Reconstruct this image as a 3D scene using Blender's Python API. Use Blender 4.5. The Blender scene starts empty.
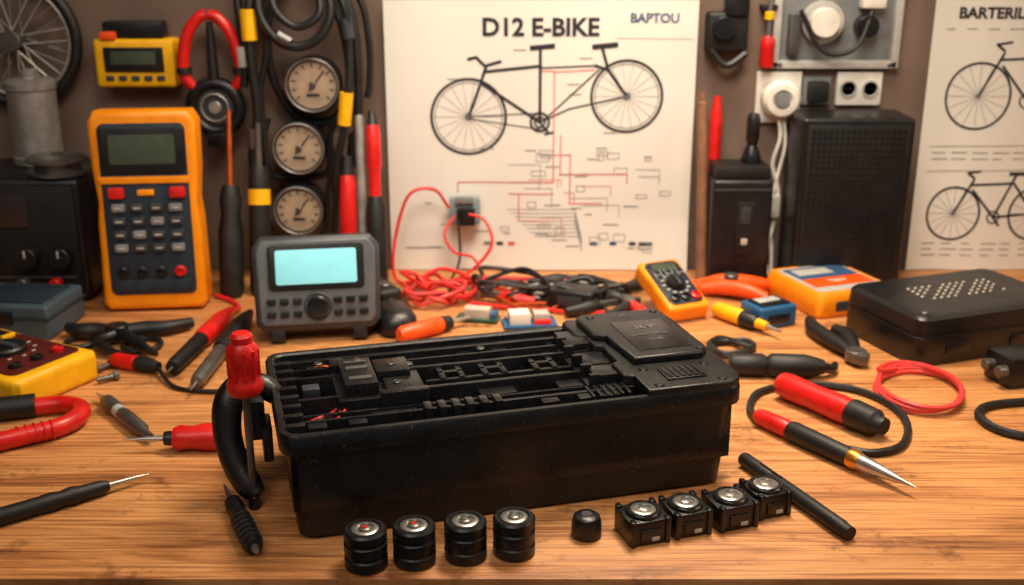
import bpy, bmesh, math, random
from mathutils import Vector, Matrix, Euler
random.seed(7)
T = 0.75          # table top height above floor
sc = bpy.context.scene
sc.view_settings.view_transform = 'Standard'
sc.view_settings.look = 'None'

# ------------------------------------------------------------------ materials
def lin(c):
    return tuple(((x/255)/12.92 if x/255 <= .04045 else ((x/255+.055)/1.055)**2.4) for x in c)
MATS = {}
def mat(name, rgb, rough=.45, metal=0., var=.12, bump=.0, scale=60, emit=0, coat=0, spec=.5, dust=0):
    if name in MATS: return MATS[name]
    m = bpy.data.materials.new(name); m.use_nodes = True
    nt = m.node_tree; b = nt.nodes['Principled BSDF']
    r, g, bl = lin(rgb)
    tc = nt.nodes.new('ShaderNodeTexCoord'); n = nt.nodes.new('ShaderNodeTexNoise')
    n.inputs['Scale'].default_value = scale; n.inputs['Detail'].default_value = 6
    nt.links.new(tc.outputs['Object'], n.inputs['Vector'])
    cr = nt.nodes.new('ShaderNodeValToRGB')
    cr.color_ramp.elements[0].position = .3; cr.color_ramp.elements[1].position = .7
    cr.color_ramp.elements[0].color = (r*(1-var), g*(1-var), bl*(1-var), 1)
    cr.color_ramp.elements[1].color = (min(1, r*(1+var)), min(1, g*(1+var)), min(1, bl*(1+var)), 1)
    nt.links.new(n.outputs['Fac'], cr.inputs['Fac'])
    col = cr.outputs['Color']
    if dust:
        n3 = nt.nodes.new('ShaderNodeTexNoise'); n3.inputs['Scale'].default_value = 420; n3.inputs['Detail'].default_value = 3
        nt.links.new(tc.outputs['Object'], n3.inputs['Vector'])
        c3 = nt.nodes.new('ShaderNodeValToRGB'); c3.color_ramp.elements[0].position = .64; c3.color_ramp.elements[1].position = .76
        c3.color_ramp.elements[0].color = (0, 0, 0, 1); c3.color_ramp.elements[1].color = (dust, dust, dust, 1)
        nt.links.new(n3.outputs['Fac'], c3.inputs['Fac'])
        ad = nt.nodes.new('ShaderNodeMix'); ad.data_type = 'RGBA'; ad.blend_type = 'ADD'; ad.inputs['Factor'].default_value = 1
        nt.links.new(col, ad.inputs['A']); nt.links.new(c3.outputs['Color'], ad.inputs['B']); col = ad.outputs['Result']
    nt.links.new(col, b.inputs['Base Color'])
    mr = nt.nodes.new('ShaderNodeMapRange')
    mr.inputs['To Min'].default_value = max(.03, rough-.12); mr.inputs['To Max'].default_value = min(1, rough+.16)
    nt.links.new(n.outputs['Fac'], mr.inputs['Value']); nt.links.new(mr.outputs['Result'], b.inputs['Roughness'])
    b.inputs['Metallic'].default_value = metal
    b.inputs['Specular IOR Level'].default_value = spec
    b.inputs['Coat Weight'].default_value = coat
    if bump:
        bp = nt.nodes.new('ShaderNodeBump'); bp.inputs['Strength'].default_value = bump
        bp.inputs['Distance'].default_value = .001
        n2 = nt.nodes.new('ShaderNodeTexNoise'); n2.inputs['Scale'].default_value = scale*12
        nt.links.new(tc.outputs['Object'], n2.inputs['Vector'])
        nt.links.new(n2.outputs['Fac'], bp.inputs['Height']); nt.links.new(bp.outputs['Normal'], b.inputs['Normal'])
    if emit:
        b.inputs['Emission Color'].default_value = (r, g, bl, 1); b.inputs['Emission Strength'].default_value = emit
    MATS[name] = m
    return m
BLK = mat('black_plastic', (20, 20, 22), .34, bump=.25, scale=40, var=.3, dust=.02)
CASE = mat('case_plastic', (16, 17, 19), .38, bump=.3, scale=40, var=.3, dust=.07)
BLK2 = mat('black_moulding', (24, 24, 26), .27, bump=.12, scale=50, var=.3, dust=.05)
BLKM = mat('matte_black', (18, 17, 17), .5, bump=.2, var=.3)
GRAF = mat('graphite_plastic', (52, 55, 60), .45, bump=.2)
BEZ = mat('bezel_grey', (88, 92, 96), .42, bump=.1)
DKB = mat('dark_slate_plastic', (34, 44, 56), .45)
GREY = mat('grey_plastic', (120, 122, 122), .5)
LGREY = mat('light_grey_plastic', (175, 173, 166), .5)
WHT = mat('white_plastic', (226, 220, 208), .4)
RED = mat('red_plastic', (205, 22, 18), .38, var=.2, coat=.15, dust=.03)
REDW = mat('red_wire', (210, 36, 30), .45)
PINK = mat('red_silicone_wire', (218, 62, 58), .45)
ORG = mat('orange_plastic', (252, 146, 4), .42, var=.12, bump=.1)
YEL = mat('yellow_plastic', (250, 182, 10), .42, var=.12, bump=.1)
ORR = mat('orange_red_plastic', (236, 82, 16), .4)
STEEL = mat('steel', (190, 187, 182), .30, metal=.9, var=.08)
ALU = mat('brushed_aluminium', (160, 156, 150), .36, metal=.55, var=.2)
DSTEEL = mat('dark_steel', (108, 105, 102), .35, metal=.7, var=.2)
BRASS = mat('brass', (215, 145, 60), .3, metal=.9)
COPPER = mat('copper', (195, 95, 45), .35, metal=.8)
LCD = mat('lcd_glass', (66, 76, 62), .18, var=.1)
DLCD = mat('dark_lcd', (44, 36, 34), .15)
TEAL = mat('lit_lcd', (128, 200, 210), .3, emit=.5, var=.05)
BLUE = mat('blue_plastic', (30, 84, 128), .4)
TAN = mat('gauge_face', (176, 154, 128), .2, var=.35, scale=25)
WOODS = mat('dowel_wood', (128, 88, 62), .6, var=.25)
BLRED = mat('oxblood_panel', (84, 26, 22), .35)
LABEL = mat('pale_label', (190, 180, 165), .5)
INK = mat('ink', (34, 34, 40), .7, var=.1)
INKG = mat('grey_ink', (120, 118, 116), .7)
INKR = mat('red_ink', (206, 70, 54), .7)
INKB = mat('blue_ink', (40, 76, 116), .7)
WORN = mat('worn_plastic_edges', (76, 75, 72), .45, var=.3)

def nodes(name):
    m = bpy.data.materials.new(name); m.use_nodes = True
    nt = m.node_tree
    return m, nt, nt.nodes['Principled BSDF']
def ramp(nt, stops):
    cr = nt.nodes.new('ShaderNodeValToRGB'); e = cr.color_ramp.elements
    while len(e) < len(stops): e.new(.5)
    for el, (p, c) in zip(e, stops):
        el.position = p; el.color = (*lin(c), 1)
    return cr
def wood_material():
    m, nt, b = nodes('bench_wood')
    L = nt.links.new
    tc = nt.nodes.new('ShaderNodeTexCoord')
    mp = nt.nodes.new('ShaderNodeMapping'); mp.inputs['Scale'].default_value = (1.5, 14, 4)
    L(tc.outputs['Object'], mp.inputs['Vector'])
    n1 = nt.nodes.new('ShaderNodeTexNoise'); n1.inputs['Scale'].default_value = 1.7
    n1.inputs['Detail'].default_value = 11; n1.inputs['Roughness'].default_value = .70; n1.inputs['Distortion'].default_value = 1.3
    L(mp.outputs['Vector'], n1.inputs['Vector'])
    c1 = ramp(nt, [(.30, (128, 78, 42)), (.43, (186, 122, 68)), (.54, (216, 152, 92)), (.63, (198, 136, 78)), (.76, (236, 182, 122))])
    L(n1.outputs['Fac'], c1.inputs['Fac'])
    mp2 = nt.nodes.new('ShaderNodeMapping'); mp2.inputs['Scale'].default_value = (4, 150, 5)
    L(tc.outputs['Object'], mp2.inputs['Vector'])
    n2 = nt.nodes.new('ShaderNodeTexNoise'); n2.inputs['Scale'].default_value = 2.2; n2.inputs['Detail'].default_value = 6; n2.inputs['Distortion'].default_value = .4
    L(mp2.outputs['Vector'], n2.inputs['Vector'])
    c2 = ramp(nt, [(.36, (140, 108, 84)), (.56, (255, 255, 255))])
    L(n2.outputs['Fac'], c2.inputs['Fac'])
    mx = nt.nodes.new('ShaderNodeMix'); mx.data_type = 'RGBA'; mx.blend_type = 'MULTIPLY'; mx.inputs['Factor'].default_value = .6
    L(c1.outputs['Color'], mx.inputs['A']); L(c2.outputs['Color'], mx.inputs['B'])
    # stains, dents, small dark specks
    n3 = nt.nodes.new('ShaderNodeTexNoise'); n3.inputs['Scale'].default_value = 16; n3.inputs['Detail'].default_value = 10; n3.inputs['Roughness'].default_value = .75
    L(tc.outputs['Object'], n3.inputs['Vector'])
    c3 = ramp(nt, [(.35, (84, 54, 40)), (.44, (255, 255, 255))])
    L(n3.outputs['Fac'], c3.inputs['Fac'])
    mx2 = nt.nodes.new('ShaderNodeMix'); mx2.data_type = 'RGBA'; mx2.blend_type = 'MULTIPLY'; mx2.inputs['Factor'].default_value = .6
    L(mx.outputs['Result'], mx2.inputs['A']); L(c3.outputs['Color'], mx2.inputs['B'])
    L(mx2.outputs['Result'], b.inputs['Base Color'])
    mr = nt.nodes.new('ShaderNodeMapRange'); mr.inputs['To Min'].default_value = .36; mr.inputs['To Max'].default_value = .66
    L(n2.outputs['Fac'], mr.inputs['Value']); L(mr.outputs['Result'], b.inputs['Roughness'])
    bp = nt.nodes.new('ShaderNodeBump'); bp.inputs['Strength'].default_value = .4; bp.inputs['Distance'].default_value = .001
    L(n2.outputs['Fac'], bp.inputs['Height']); L(bp.outputs['Normal'], b.inputs['Normal'])
    return m
def rough_material(name, c0, c1, scale, rough=.85, bump=.3):
    m, nt, b = nodes(name); L = nt.links.new
    tc = nt.nodes.new('ShaderNodeTexCoord')
    n = nt.nodes.new('ShaderNodeTexNoise'); n.inputs['Scale'].default_value = scale; n.inputs['Detail'].default_value = 8
    L(tc.outputs['Object'], n.inputs['Vector'])
    cr = ramp(nt, [(.3, c0), (.7, c1)]); L(n.outputs['Fac'], cr.inputs['Fac']); L(cr.outputs['Color'], b.inputs['Base Color'])
    b.inputs['Roughness'].default_value = rough
    bp = nt.nodes.new('ShaderNodeBump'); bp.inputs['Strength'].default_value = bump; bp.inputs['Distance'].default_value = .002
    L(n.outputs['Fac'], bp.inputs['Height']); L(bp.outputs['Normal'], b.inputs['Normal'])
    return m
WOOD = wood_material()
WALL = rough_material('wall_paint', (100, 82, 70), (126, 104, 90), 7)
FLOOR = rough_material('floor_concrete', (70, 64, 58), (96, 88, 80), 5)
CEIL = rough_material('ceiling_paint', (150, 142, 132), (165, 158, 148), 4)
PAPER = rough_material('poster_paper', (214, 209, 199), (230, 226, 217), 3, .8, .1)

# ------------------------------------------------------------------ builder
def R(rx=0, ry=0, rz=0):
    return Euler((math.radians(rx), math.radians(ry), math.radians(rz))).to_matrix().to_4x4()
def TR(x, y, z): return Matrix.Translation((x, y, z))
def catmull(pts, n=7, closed=False):
    P = [Vector(p) for p in pts]; out = []
    N = len(P); segs = N if closed else N-1
    for i in range(segs):
        p1, p2 = P[i], P[(i+1) % N]
        p0 = P[(i-1) % N] if (closed or i > 0) else p1*2-p2
        p3 = P[(i+2) % N] if (closed or i+2 < N) else p2*2-p1
        for k in range(n):
            t = k/n
            out.append(.5*((2*p1)+(-p0+p2)*t+(2*p0-5*p1+4*p2-p3)*t*t+(-p0+3*p1-3*p2+p3)*t**3))
    if not closed: out.append(P[-1])
    return out
class Obj:
    def __init__(s, name, loc=(0, 0, 0), rot=(0, 0, 0)):
        s.name = name; s.loc = loc; s.rot = rot; s.bm = bmesh.new(); s.mats = []
    def mi(s, m):
        if m not in s.mats: s.mats.append(m)
        return s.mats.index(m)
    def add(s, bm, m, M=None):
        if M is not None: bm.transform(M)
        i = s.mi(m)
        bmesh.ops.recalc_face_normals(bm, faces=bm.faces[:])
        for f in bm.faces: f.material_index = i; f.smooth = True
        me = bpy.data.meshes.new('t'); bm.to_mesh(me); bm.free(); s.bm.from_mesh(me); bpy.data.meshes.remove(me)
    def box(s, c, d, m, bev=.0012, rot=(0, 0, 0), seg=2, top=None):
        bm = bmesh.new(); bmesh.ops.create_cube(bm, size=1)
        for v in bm.verts:
            if top and v.co.z > 0: v.co.x *= top[0]; v.co.y *= top[1]
            v.co = Vector((v.co.x*d[0], v.co.y*d[1], v.co.z*d[2]))
        bev = min(bev, min(d)*.45)
        if bev > 0: bmesh.ops.bevel(bm, geom=bm.edges[:], offset=bev, segments=seg, profile=.6, affect='EDGES')
        s.add(bm, m, TR(*c) @ R(*rot)); return s
    def lathe(s, prof, m, M=None, n=24):
        bm = bmesh.new(); rings = []
        for r, z in prof:
            if r < 1e-6: rings.append([bm.verts.new((0, 0, z))])
            else: rings.append([bm.verts.new((r*math.cos(2*math.pi*i/n), r*math.sin(2*math.pi*i/n), z)) for i in range(n)])
        for a, b in zip(rings, rings[1:]):
            for i in range(n):
                j = (i+1) % n
                if len(a) == 1 and len(b) == 1: continue
                if len(a) == 1: bm.faces.new((a[0], b[i], b[j]))
                elif len(b) == 1: bm.faces.new((a[i], a[j], b[0]))
                else: bm.faces.new((a[i], a[j], b[j], b[i]))
        s.add(bm, m, M); return s
    def cyl(s, c, r, h, m, rot=(0, 0, 0), bev=.0008, r2=None, n=24):
        r2 = r if r2 is None else r2; b = min(bev, h*.4, r*.4)
        s.lathe([(0, 0), (r-b, 0), (r, b), (r2, h-b), (r2-b, h), (0, h)], m, TR(*c) @ R(*rot), n); return s
    def stick(s, p0, p1, secs, n=16):
        p0, p1 = Vector(p0), Vector(p1); d = p1-p0; L = d.length
        M = TR(*p0) @ d.to_track_quat('Z', 'Y').to_matrix().to_4x4()
        for m, pr in secs:
            pr = [(r, f*L) for f, r in pr]
            s.lathe([(0, pr[0][1])]+pr+[(0, pr[-1][1])], m, M, n)
        return s
    def tube(s, pts, r, m, n=8, sub=7, closed=False, flat=1.0, up=None):
        if isinstance(r, (list, tuple)):
            rr = catmull([(x, 0, 0) for x in r], sub, closed); rs = [max(1e-4, v.x) for v in rr]
        else: rs = None
        P = catmull(pts, sub, closed); N = len(P); bm = bmesh.new()
        t0 = (P[1]-P[0]).normalized(); u = Vector(up) if up else t0.orthogonal(); u = (u-t0*u.dot(t0)).normalized(); rings = []
        for i in range(N):
            if closed: t = (P[(i+1) % N]-P[i-1]).normalized()
            else: t = (P[min(i+1, N-1)]-P[max(i-1, 0)]).normalized()
            u = (u-t*u.dot(t)).normalized(); w = t.cross(u); q = rs[i] if rs else r
            rings.append([bm.verts.new(P[i]+u*q*math.cos(2*math.pi*k/n)*flat+w*q*math.sin(2*math.pi*k/n)) for k in range(n)])
        for i in range(N if closed else N-1):
            a, b = rings[i], rings[(i+1) % N]
            for k in range(n): bm.faces.new((a[k], a[(k+1) % n], b[(k+1) % n], b[k]))
        if not closed: bm.faces.new(rings[0][::-1]); bm.faces.new(rings[-1])
        s.add(bm, m); return s
    def ring(s, c, R0, r, m, rot=(0, 0, 0), n=8, seg=36, ry=None):
        M = TR(*c) @ R(*rot); ry = ry or R0
        pts = [M @ Vector((R0*math.cos(a), ry*math.sin(a), 0)) for a in [2*math.pi*i/seg for i in range(seg)]]
        return s.tube(pts, r, m, n=n, sub=1, closed=True)
    def prism(s, poly, z0, z1, m, bev=.001, M=None, seg=2):
        bm = bmesh.new(); f = bm.faces.new([bm.verts.new((x, y, z0)) for x, y in poly])
        r = bmesh.ops.extrude_face_region(bm, geom=[f])
        for v in r['geom']:
            if isinstance(v, bmesh.types.BMVert): v.co.z = z1
        if bev > 0:
            ed = [e for e in bm.edges if abs(e.verts[0].co.z-e.verts[1].co.z) < 1e-7]
            bmesh.ops.bevel(bm, geom=ed, offset=bev, segments=seg, profile=.6, affect='EDGES')
        s.add(bm, m, M); return s
    def loft(s, loops, m, M=None, cap=(True, True)):
        bm = bmesh.new(); Rg = [[bm.verts.new(p) for p in l] for l in loops]
        for a, b in zip(Rg, Rg[1:]):
            n = len(a)
            for k in range(n): bm.faces.new((a[k], a[(k+1) % n], b[(k+1) % n], b[k]))
        if cap[0]: bm.faces.new(Rg[0][::-1])
        if cap[1]: bm.faces.new(Rg[-1])
        s.add(bm, m, M); return s
    def text(s, txt, size, m, M, ext=.0002, bold=0):
        cu = bpy.data.curves.new('t', 'FONT'); cu.body = txt; cu.size = size; cu.extrude = ext; cu.offset = bold
        cu.align_x = 'CENTER'; cu.align_y = 'CENTER'; cu.resolution_u = 3
        o = bpy.data.objects.new('t', cu); sc.collection.objects.link(o)
        me = bpy.data.meshes.new_from_object(o.evaluated_get(bpy.context.evaluated_depsgraph_get()))
        bpy.data.objects.remove(o)
        bm = bmesh.new(); bm.from_mesh(me); s.add(bm, m, M); return s
    def done(s, ang=38, warp=None):
        if warp:
            for v in s.bm.verts: v.co = Vector(warp(v.co))
        me = bpy.data.meshes.new(s.name); s.bm.to_mesh(me); s.bm.free()
        for m in s.mats: me.materials.append(m)
        me.set_sharp_from_angle(angle=math.radians(ang))
        o = bpy.data.objects.new(s.name, me); sc.collection.objects.link(o)
        o.location = (s.loc[0], s.loc[1], s.loc[2]+T); o.rotation_euler = [math.radians(a) for a in s.rot]
        return o
def rrect(hx, hy, r, z, n=5, cx=0, cy=0):
    out = []
    for qx, qy, a0 in ((1, 1, 0), (-1, 1, 90), (-1, -1, 180), (1, -1, 270)):
        for k in range(n+1):
            a = math.radians(a0+90*k/n)
            out.append((cx+qx*(hx-r)+r*math.cos(a), cy+qy*(hy-r)+r*math.sin(a), z))
    return out
def rpoly(hx, hy, r, n=5, cx=0, cy=0): return [(p[0], p[1]) for p in rrect(hx, hy, r, 0, n, cx, cy)]
UP = R(90, 0, 0)   # xy-plane drawing -> stands in xz, front faces -y

# ------------------------------------------------------------------ room
def room(name, c, d, m):
    o = Obj(name, (0, 0, -T)); o.box(c, d, m, bev=0); return o.done()
room('floor', (0, .2, -.05), (4.2, 3.4, .1), FLOOR)
room('wall_back', (0, 1.48, 1.25), (4.2, .1, 2.5), WALL)
room('wall_left', (-2.1, .2, 1.25), (.1, 3.4, 2.5), WALL)
room('wall_right', (2.1, .2, 1.25), (.1, 3.4, 2.5), WALL)
room('ceiling', (0, .2, 2.55), (4.2, 3.4, .1), CEIL)
o = Obj('baseboard_back', (0, 0, -T)); o.box((0, 1.42, .05), (4.1, .016, .1), mat('trim_paint', (90, 80, 72), .6)); o.done()

o = Obj('workbench')
o.box((0, 1.049, -.0185), (2.2, .754, .037), WOOD, bev=.003)
o.box((0, 1.05, -.075), (2.0, .62, .07), mat('bench_frame_wood', (120, 80, 52), .6), bev=.003)
for x in (-1., 1.):
    for y in (.76, 1.36): o.box((x, y, -.40), (.07, .07, .70), MATS['bench_frame_wood'], bev=.003)
o.done()

# ------------------------------------------------------------------ posters
YW = 1.4285
def sheet(name, x0, x1, z0, z1, draw, curl):
    o = Obj(name, (0, YW, 0))
    w, hgt = x1-x0, z1-z0
    bm = bmesh.new(); bmesh.ops.create_grid(bm, x_segments=40, y_segments=30, size=.5)
    o.add(bm, PAPER, TR((x0+x1)/2, -.0006, (z0+z1)/2) @ UP @ Matrix.Diagonal((w, hgt, 1, 1)))
    draw(o)
    def warp(co):
        a = (co.x-x0)/w; b = (co.z-z0)/hgt
        return (co.x, co.y-curl(a, b), co.z)
    return o.done(60, warp)
def strokes(o, pts, wd, m, f, lift=-.0011):
    P = [Vector((f(*p)[0], f(*p)[1])) for p in pts]
    bm = bmesh.new()
    for a, b in zip(P, P[1:]):
        d = b-a; L = d.length
        if L < 1e-6: continue
        n = max(1, int(L/.015)); nrm = Vector((-d.y, d.x))/L*wd/2; e = d/L*wd*.25
        for k in range(n):
            p, q = a+d*k/n, a+d*(k+1)/n
            vs = [p-nrm-e, q-nrm+e, q+nrm+e, p+nrm-e]
            bm.faces.new([bm.verts.new((v.x, lift, v.y)) for v in vs])
    i = o.mi(m)
    for fc in bm.faces: fc.material_index = i
    me = bpy.data.meshes.new('t'); bm.to_mesh(me); bm.free(); o.bm.from_mesh(me); bpy.data.meshes.remove(me)
def circ(cx, cy, r, n=40, ry=None, a0=0, a1=360):
    ry = ry or r
    return [(cx+r*math.cos(math.radians(a0+(a1-a0)*i/n)), cy+ry*math.sin(math.radians(a0+(a1-a0)*i/n))) for i in range(n+1)]
def wheel_draw(o, cx, cy, r, f, k=1.0):
    strokes(o, circ(cx, cy, r), .0036*k, INK, f); strokes(o, circ(cx, cy, r-3.5*k), .0011, INKG, f)
    for i in range(18):
        a = i*math.pi/9; strokes(o, [(cx, cy), (cx+(r-2)*math.cos(a), cy+(r-2)*math.sin(a))], .0006, INKG, f)
    strokes(o, circ(cx, cy, 3*k, 12), .002, INK, f)
def lines(o, segs, wd, m, f):
    for sgm in segs: strokes(o, sgm, wd, m, f)

def draw_main(o):
    f = lambda x, y: (-.160+x/305*.396, .353-y/268*.350)
    def tx(s_, x, y, size, m, bold=0):
        X, Z = f(x, y); o.text(s_, size, m, TR(X, -.0012, Z) @ UP, ext=0, bold=bold)
    tx('D12 E-BIKE', 151, 26, .0310, INK, .0010)
    tx('BAPTOU', 262, 17, .016, INKB, .0004)
    strokes(o, [(225, 36), (300, 36)], .0006, INKG, f)
    wheel_draw(o, 80, 112, 37, f); wheel_draw(o, 237, 92, 35, f)
    W_ = .0040
    lines(o, [[(98, 62), (92, 80), (80, 112)], [(96, 68), (152, 62)], [(94, 80), (151, 117)], [(151, 46), (151, 117)],
              [(212, 46), (218, 66), (237, 92)], [(205, 62), (218, 66)],
              [(96, 62), (88, 54), (80, 56)], [(98, 62), (112, 58)]], W_, INK, f)
    lines(o, [[(152, 64), (205, 62)], [(156, 114), (209, 66)], [(151, 117), (180, 104), (237, 92)]], .0022, INK, f)
    lines(o, [[(142, 45), (164, 43)], [(203, 44), (226, 42)]], .0066, INK, f)
    strokes(o, circ(151, 117, 9), .0032, INK, f); strokes(o, circ(151, 117, 5), .0025, INK, f)
    lines(o, [[(151, 117), (160, 128)], [(156, 129), (165, 127)]], .003, INK, f)
    lines(o, [[(80, 112), (151, 108)], [(80, 114), (151, 124)]], .0014, INK, f)
    rl = [[(152, 67), (165, 67), (165, 178), (68, 178), (68, 188)], [(205, 66), (165, 68)], [(165, 150), (182, 150), (182, 200), (215, 200)],
          [(165, 190), (120, 190)], [(172, 130), (172, 170), (240, 170), (240, 180)], [(130, 190), (130, 218), (165, 218)]]
    lines(o, rl, .0013, INKR, f)
    rnd = random.Random(3)
    for i in range(22):
        x, y = rnd.uniform(95, 280), rnd.uniform(142, 245); w = rnd.uniform(5, 14); h = rnd.uniform(3, 8)
        strokes(o, [(x, y), (x+w, y), (x+w, y+h), (x, y+h), (x, y)], .0008, INKG, f)
    for i in range(8):
        x, y = 118+i*4, 206+i*4; strokes(o, [(x, y), (x+70-i*3, y), (x+70-i*3, y+16)], .0008, INKG, f)
    for i in range(12):
        x, y = rnd.uniform(90, 255), rnd.uniform(145, 225); a = min(rnd.uniform(10, 40), 288-x)
        strokes(o, [(x, y), (x+a, y), (x+a, y+rnd.uniform(6, 20))], .0008, rnd.choice([INKG, INKG, INKR]), f)
    for i in range(26):
        x, y = rnd.uniform(30, 278), rnd.uniform(140, 250); strokes(o, [(x, y), (x+rnd.uniform(6, 16), y)], .0014, INKG, f)
    for x in (95, 108, 120, 205, 225, 245, 255, 262):
        strokes(o, [(x, 242), (x+5, 242)], .005, rnd.choice([INK, INKB, INKR, INKG]), f)
    for x, y in ((125, 47), (178, 80), (180, 90), (215, 128), (60, 75), (190, 55)): strokes(o, [(x, y), (x+12, y)], .0014, INKG, f)
    strokes(o, [(14, 246), (52, 246)], .0016, INKG, f)
sheet('e_bike_wiring_poster', -.162, .234, .001, .354, draw_main,
      lambda a, b: .003+.010*max(0, .2-b)**1*5*max(0, (a-.3))+.014*max(0, a-.93)*10*.5+.004*math.sin(a*7+1)**2)

def draw_right(o):
    f = lambda x, y: (.531+x*.00131, .386-y*.00136)
    def tx(s_, x, y, size, m, bold=0):
        X, Z = f(x, y); o.text(s_, size, m, TR(X, -.0012, Z) @ UP, ext=0, bold=bold)
    tx('BARTERIL INFO', 74, 36, .019, INK, .0007)
    def bike(cx, cy, k):
        g = lambda x, y: f(cx+x*k, cy+y*k)
        def wd(px_, py_):
            strokes(o, circ(px_, py_, 31), .0030, INK, g)
            for i in range(16):
                a = i*math.pi/8; strokes(o, [(px_, py_), (px_+29*math.cos(a), py_+29*math.sin(a))], .0006, INKG, g)
        wd(0, 0); wd(98, 0)
        lines(o, [[(0, 0), (20, -40)], [(18, -34), (66, -36)], [(20, -28), (48, 4)], [(48, 4), (70, -46)], [(48, 4), (98, 0), (68, -36)],
                  [(20, -42), (12, -48), (26, -50)], [(48, 4), (56, 14)]], .0032, INK, g)
        strokes(o, [(62, -47), (80, -47)], .005, INK, g); strokes(o, circ(48, 4, 7), .002, INK, g)
    bike(52, 112, 1.0); bike(42, 226, .84)
    lines(o, [[(10, 160), (180, 158)], [(10, 184), (180, 182)]], .0008, INKG, f)
    rnd = random.Random(5)
    for y in (166, 172, 50, 256, 262, 268):
        for j in range(8): strokes(o, [(14+j*20, y), (14+j*20+rnd.uniform(8, 16), y)], .0012, INKG, f)
sheet('bicycle_chart_poster', .531, .86, .001, .386, draw_right, lambda a, b: .003+.02*max(0, .12-a)*8*.3+.006*math.sin(a*5)**2)

# ------------------------------------------------------------------ battery case (hero)
CX, CY, YAW = -.013, .842, 15.5
o = Obj('e_bike_battery_case', (CX, CY, 0), (0, 0, YAW))
lp = [rrect(.168, .074, .012, 0.0), rrect(.172, .078, .013, .003), rrect(.1775, .0825, .013, .072), rrect(.1775, .0825, .013, .0735),
      rrect(.1820, .0870, .014, .0745), rrect(.1825, .0875, .014, .0765), rrect(.1825, .0875, .014, .0875), rrect(.1810, .0860, .013, .0900),
      rrect(.1770, .0820, .011, .0900), rrect(.1755, .0805, .010, .0885), rrect(.1735, .0785, .010, .026)]
o.loft(lp, CASE)
Bx = lambda x0, x1, y0, y1, z0, z1, m=BLK2, bev=.0008: o.box(((x0+x1)/2, (y0+y1)/2, (z0+z1)/2), (x1-x0, y1-y0, z1-z0), m, bev)
F0 = .026
Bx(-.175, .175, .0745, .080, F0, .084); Bx(-.175, .175, -.080, -.0755, F0, .082); Bx(-.175, -.169, -.08, .08, F0, .084)
for y, z1, th in ((-.067, .080, .003), (-.056, .087, .0035), (-.030, .080, .0035), (-.014, .087, .0045), (.002, .074, .003), (.030, .087, .004), (.046, .088, .003), (.064, .088, .0035)):
    Bx(-.165, .100, y-th/2, y+th/2, F0, z1)
# slotted deck between rear rails
for x in (-.165, -.135, -.104, -.062, -.040, -.006, .018, .052, .080):
    Bx(x, x+.008, .030, .046, .05, .083)
for x in (-.150, -.09, -.02, .012, .062): Bx(x, x+.012, .046, .064, .05, .084)
Bx(-.058, -.010, .048, .061, .05, .078); Bx(.020, .055, .034, .044, .05, .079)
# centre channel: H-shaped bridge pieces over a deep well
for x in (-.05, -.028, .058, .084): Bx(x, x+.005, -.013, .030, F0, .070)
for x in (-.046, -.010, .034): 
    Bx(x, x+.005, .004, .030, .060, .0855); Bx(x+.016, x+.021, .004, .030, .060, .0855); Bx(x, x+.021, .015, .020, .060, .0855)
Bx(-.058, .066, .0035, .0075, .060, .0840)
Bx(-.048, .09, .010, .026, F0, .050)
# front channel: ribs and clip rows
for i in range(15): Bx(-.150+i*.0165, -.1475+i*.0165, -.055, -.031, F0, .064)
for i in range(6): Bx(-.072+i*.011, -.066+i*.011, -.064, -.050, .05, .0905)
for x in (-.16, -.13, .02, .05, .07): Bx(x, x+.014, -.067, -.056, .05, .086)
for x in (-.02, .045): Bx(x, x+.03, -.030, -.014, .05, .081)
Bx(-.052, .04, -.044, -.041, .05, .078); Bx(-.11, -.075, -.046, -.040, .05, .082)
# latch mechanism block
Bx(-.132, -.062, -.024, .044, .05, .086); Bx(-.126, -.100, -.018, .038, .06, .097); Bx(-.098, -.070, .008, .036, .06, .095)
Bx(-.094, -.072, -.020, .004, .06, .091); Bx(-.132, -.120, .038, .056, .06, .092); Bx(-.100, -.062, -.030, -.022, .05, .092)
Bx(-.122, -.104, -.010, -.004, .09, .0985, WORN, .0004); Bx(-.122, -.104, .012, .018, .09, .0985, WORN, .0004); Bx(-.122, -.104, .026, .029, .09, .0985, WORN, .0004)
for x, y, z in ((-.110, .033, .097), (-.084, .022, .095), (-.084, -.008, .091), (-.066, .040, .086), (.0, .054, .088), (-.14, .055, .088)):
    o.cyl((x, y, z), .0035, .0014, DSTEEL, n=16); o.box((x, y, z+.0015), (.005, .0008, .0005), BLK2, 0, rot=(0, 0, 30))
for i in range(8): Bx(-.1755, -.162, -.070+i*.018, -.064+i*.018, .05, .0905)
for i in range(5): Bx(-.160, -.140, -.060+i*.012, -.056+i*.012, .05, .076)
o.box((-.148, -.03, .073), (.012, .010, .008), BLKM); o.box((-.15, .02, .078), (.014, .012, .01), GRAF)
for k, (mm_, dy) in enumerate(((REDW, 0), (COPPER, .006), (BLKM, .012), (REDW, .016))):
    o.tube([(-.168, -.045+dy, .070), (-.150, -.050+dy, .079), (-.138, -.036+dy, .076), (-.128, -.026+dy, .080)], .0010, mm_, n=6)
o.tube([(-.165, .052, .07), (-.14, .060, .084), (-.11, .050, .080), (-.09, .054, .084)], .0010, COPPER, n=6)
# right connection bracket
Bx(.066, .100, -.050, .070, .05, .084); Bx(.072, .098, -.040, -.018, .06, .092); Bx(.074, .098, -.008, .020, .06, .089); Bx(.070, .098, .030, .064, .06, .093)
for i in range(6): Bx(.060+i*.006, .0625+i*.006, -.070, -.048, .05, .088)
for i in range(5): Bx(.0665, .075, -.044+i*.022, -.040+i*.022, .07, .0945, BLK2, .0004)
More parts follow.
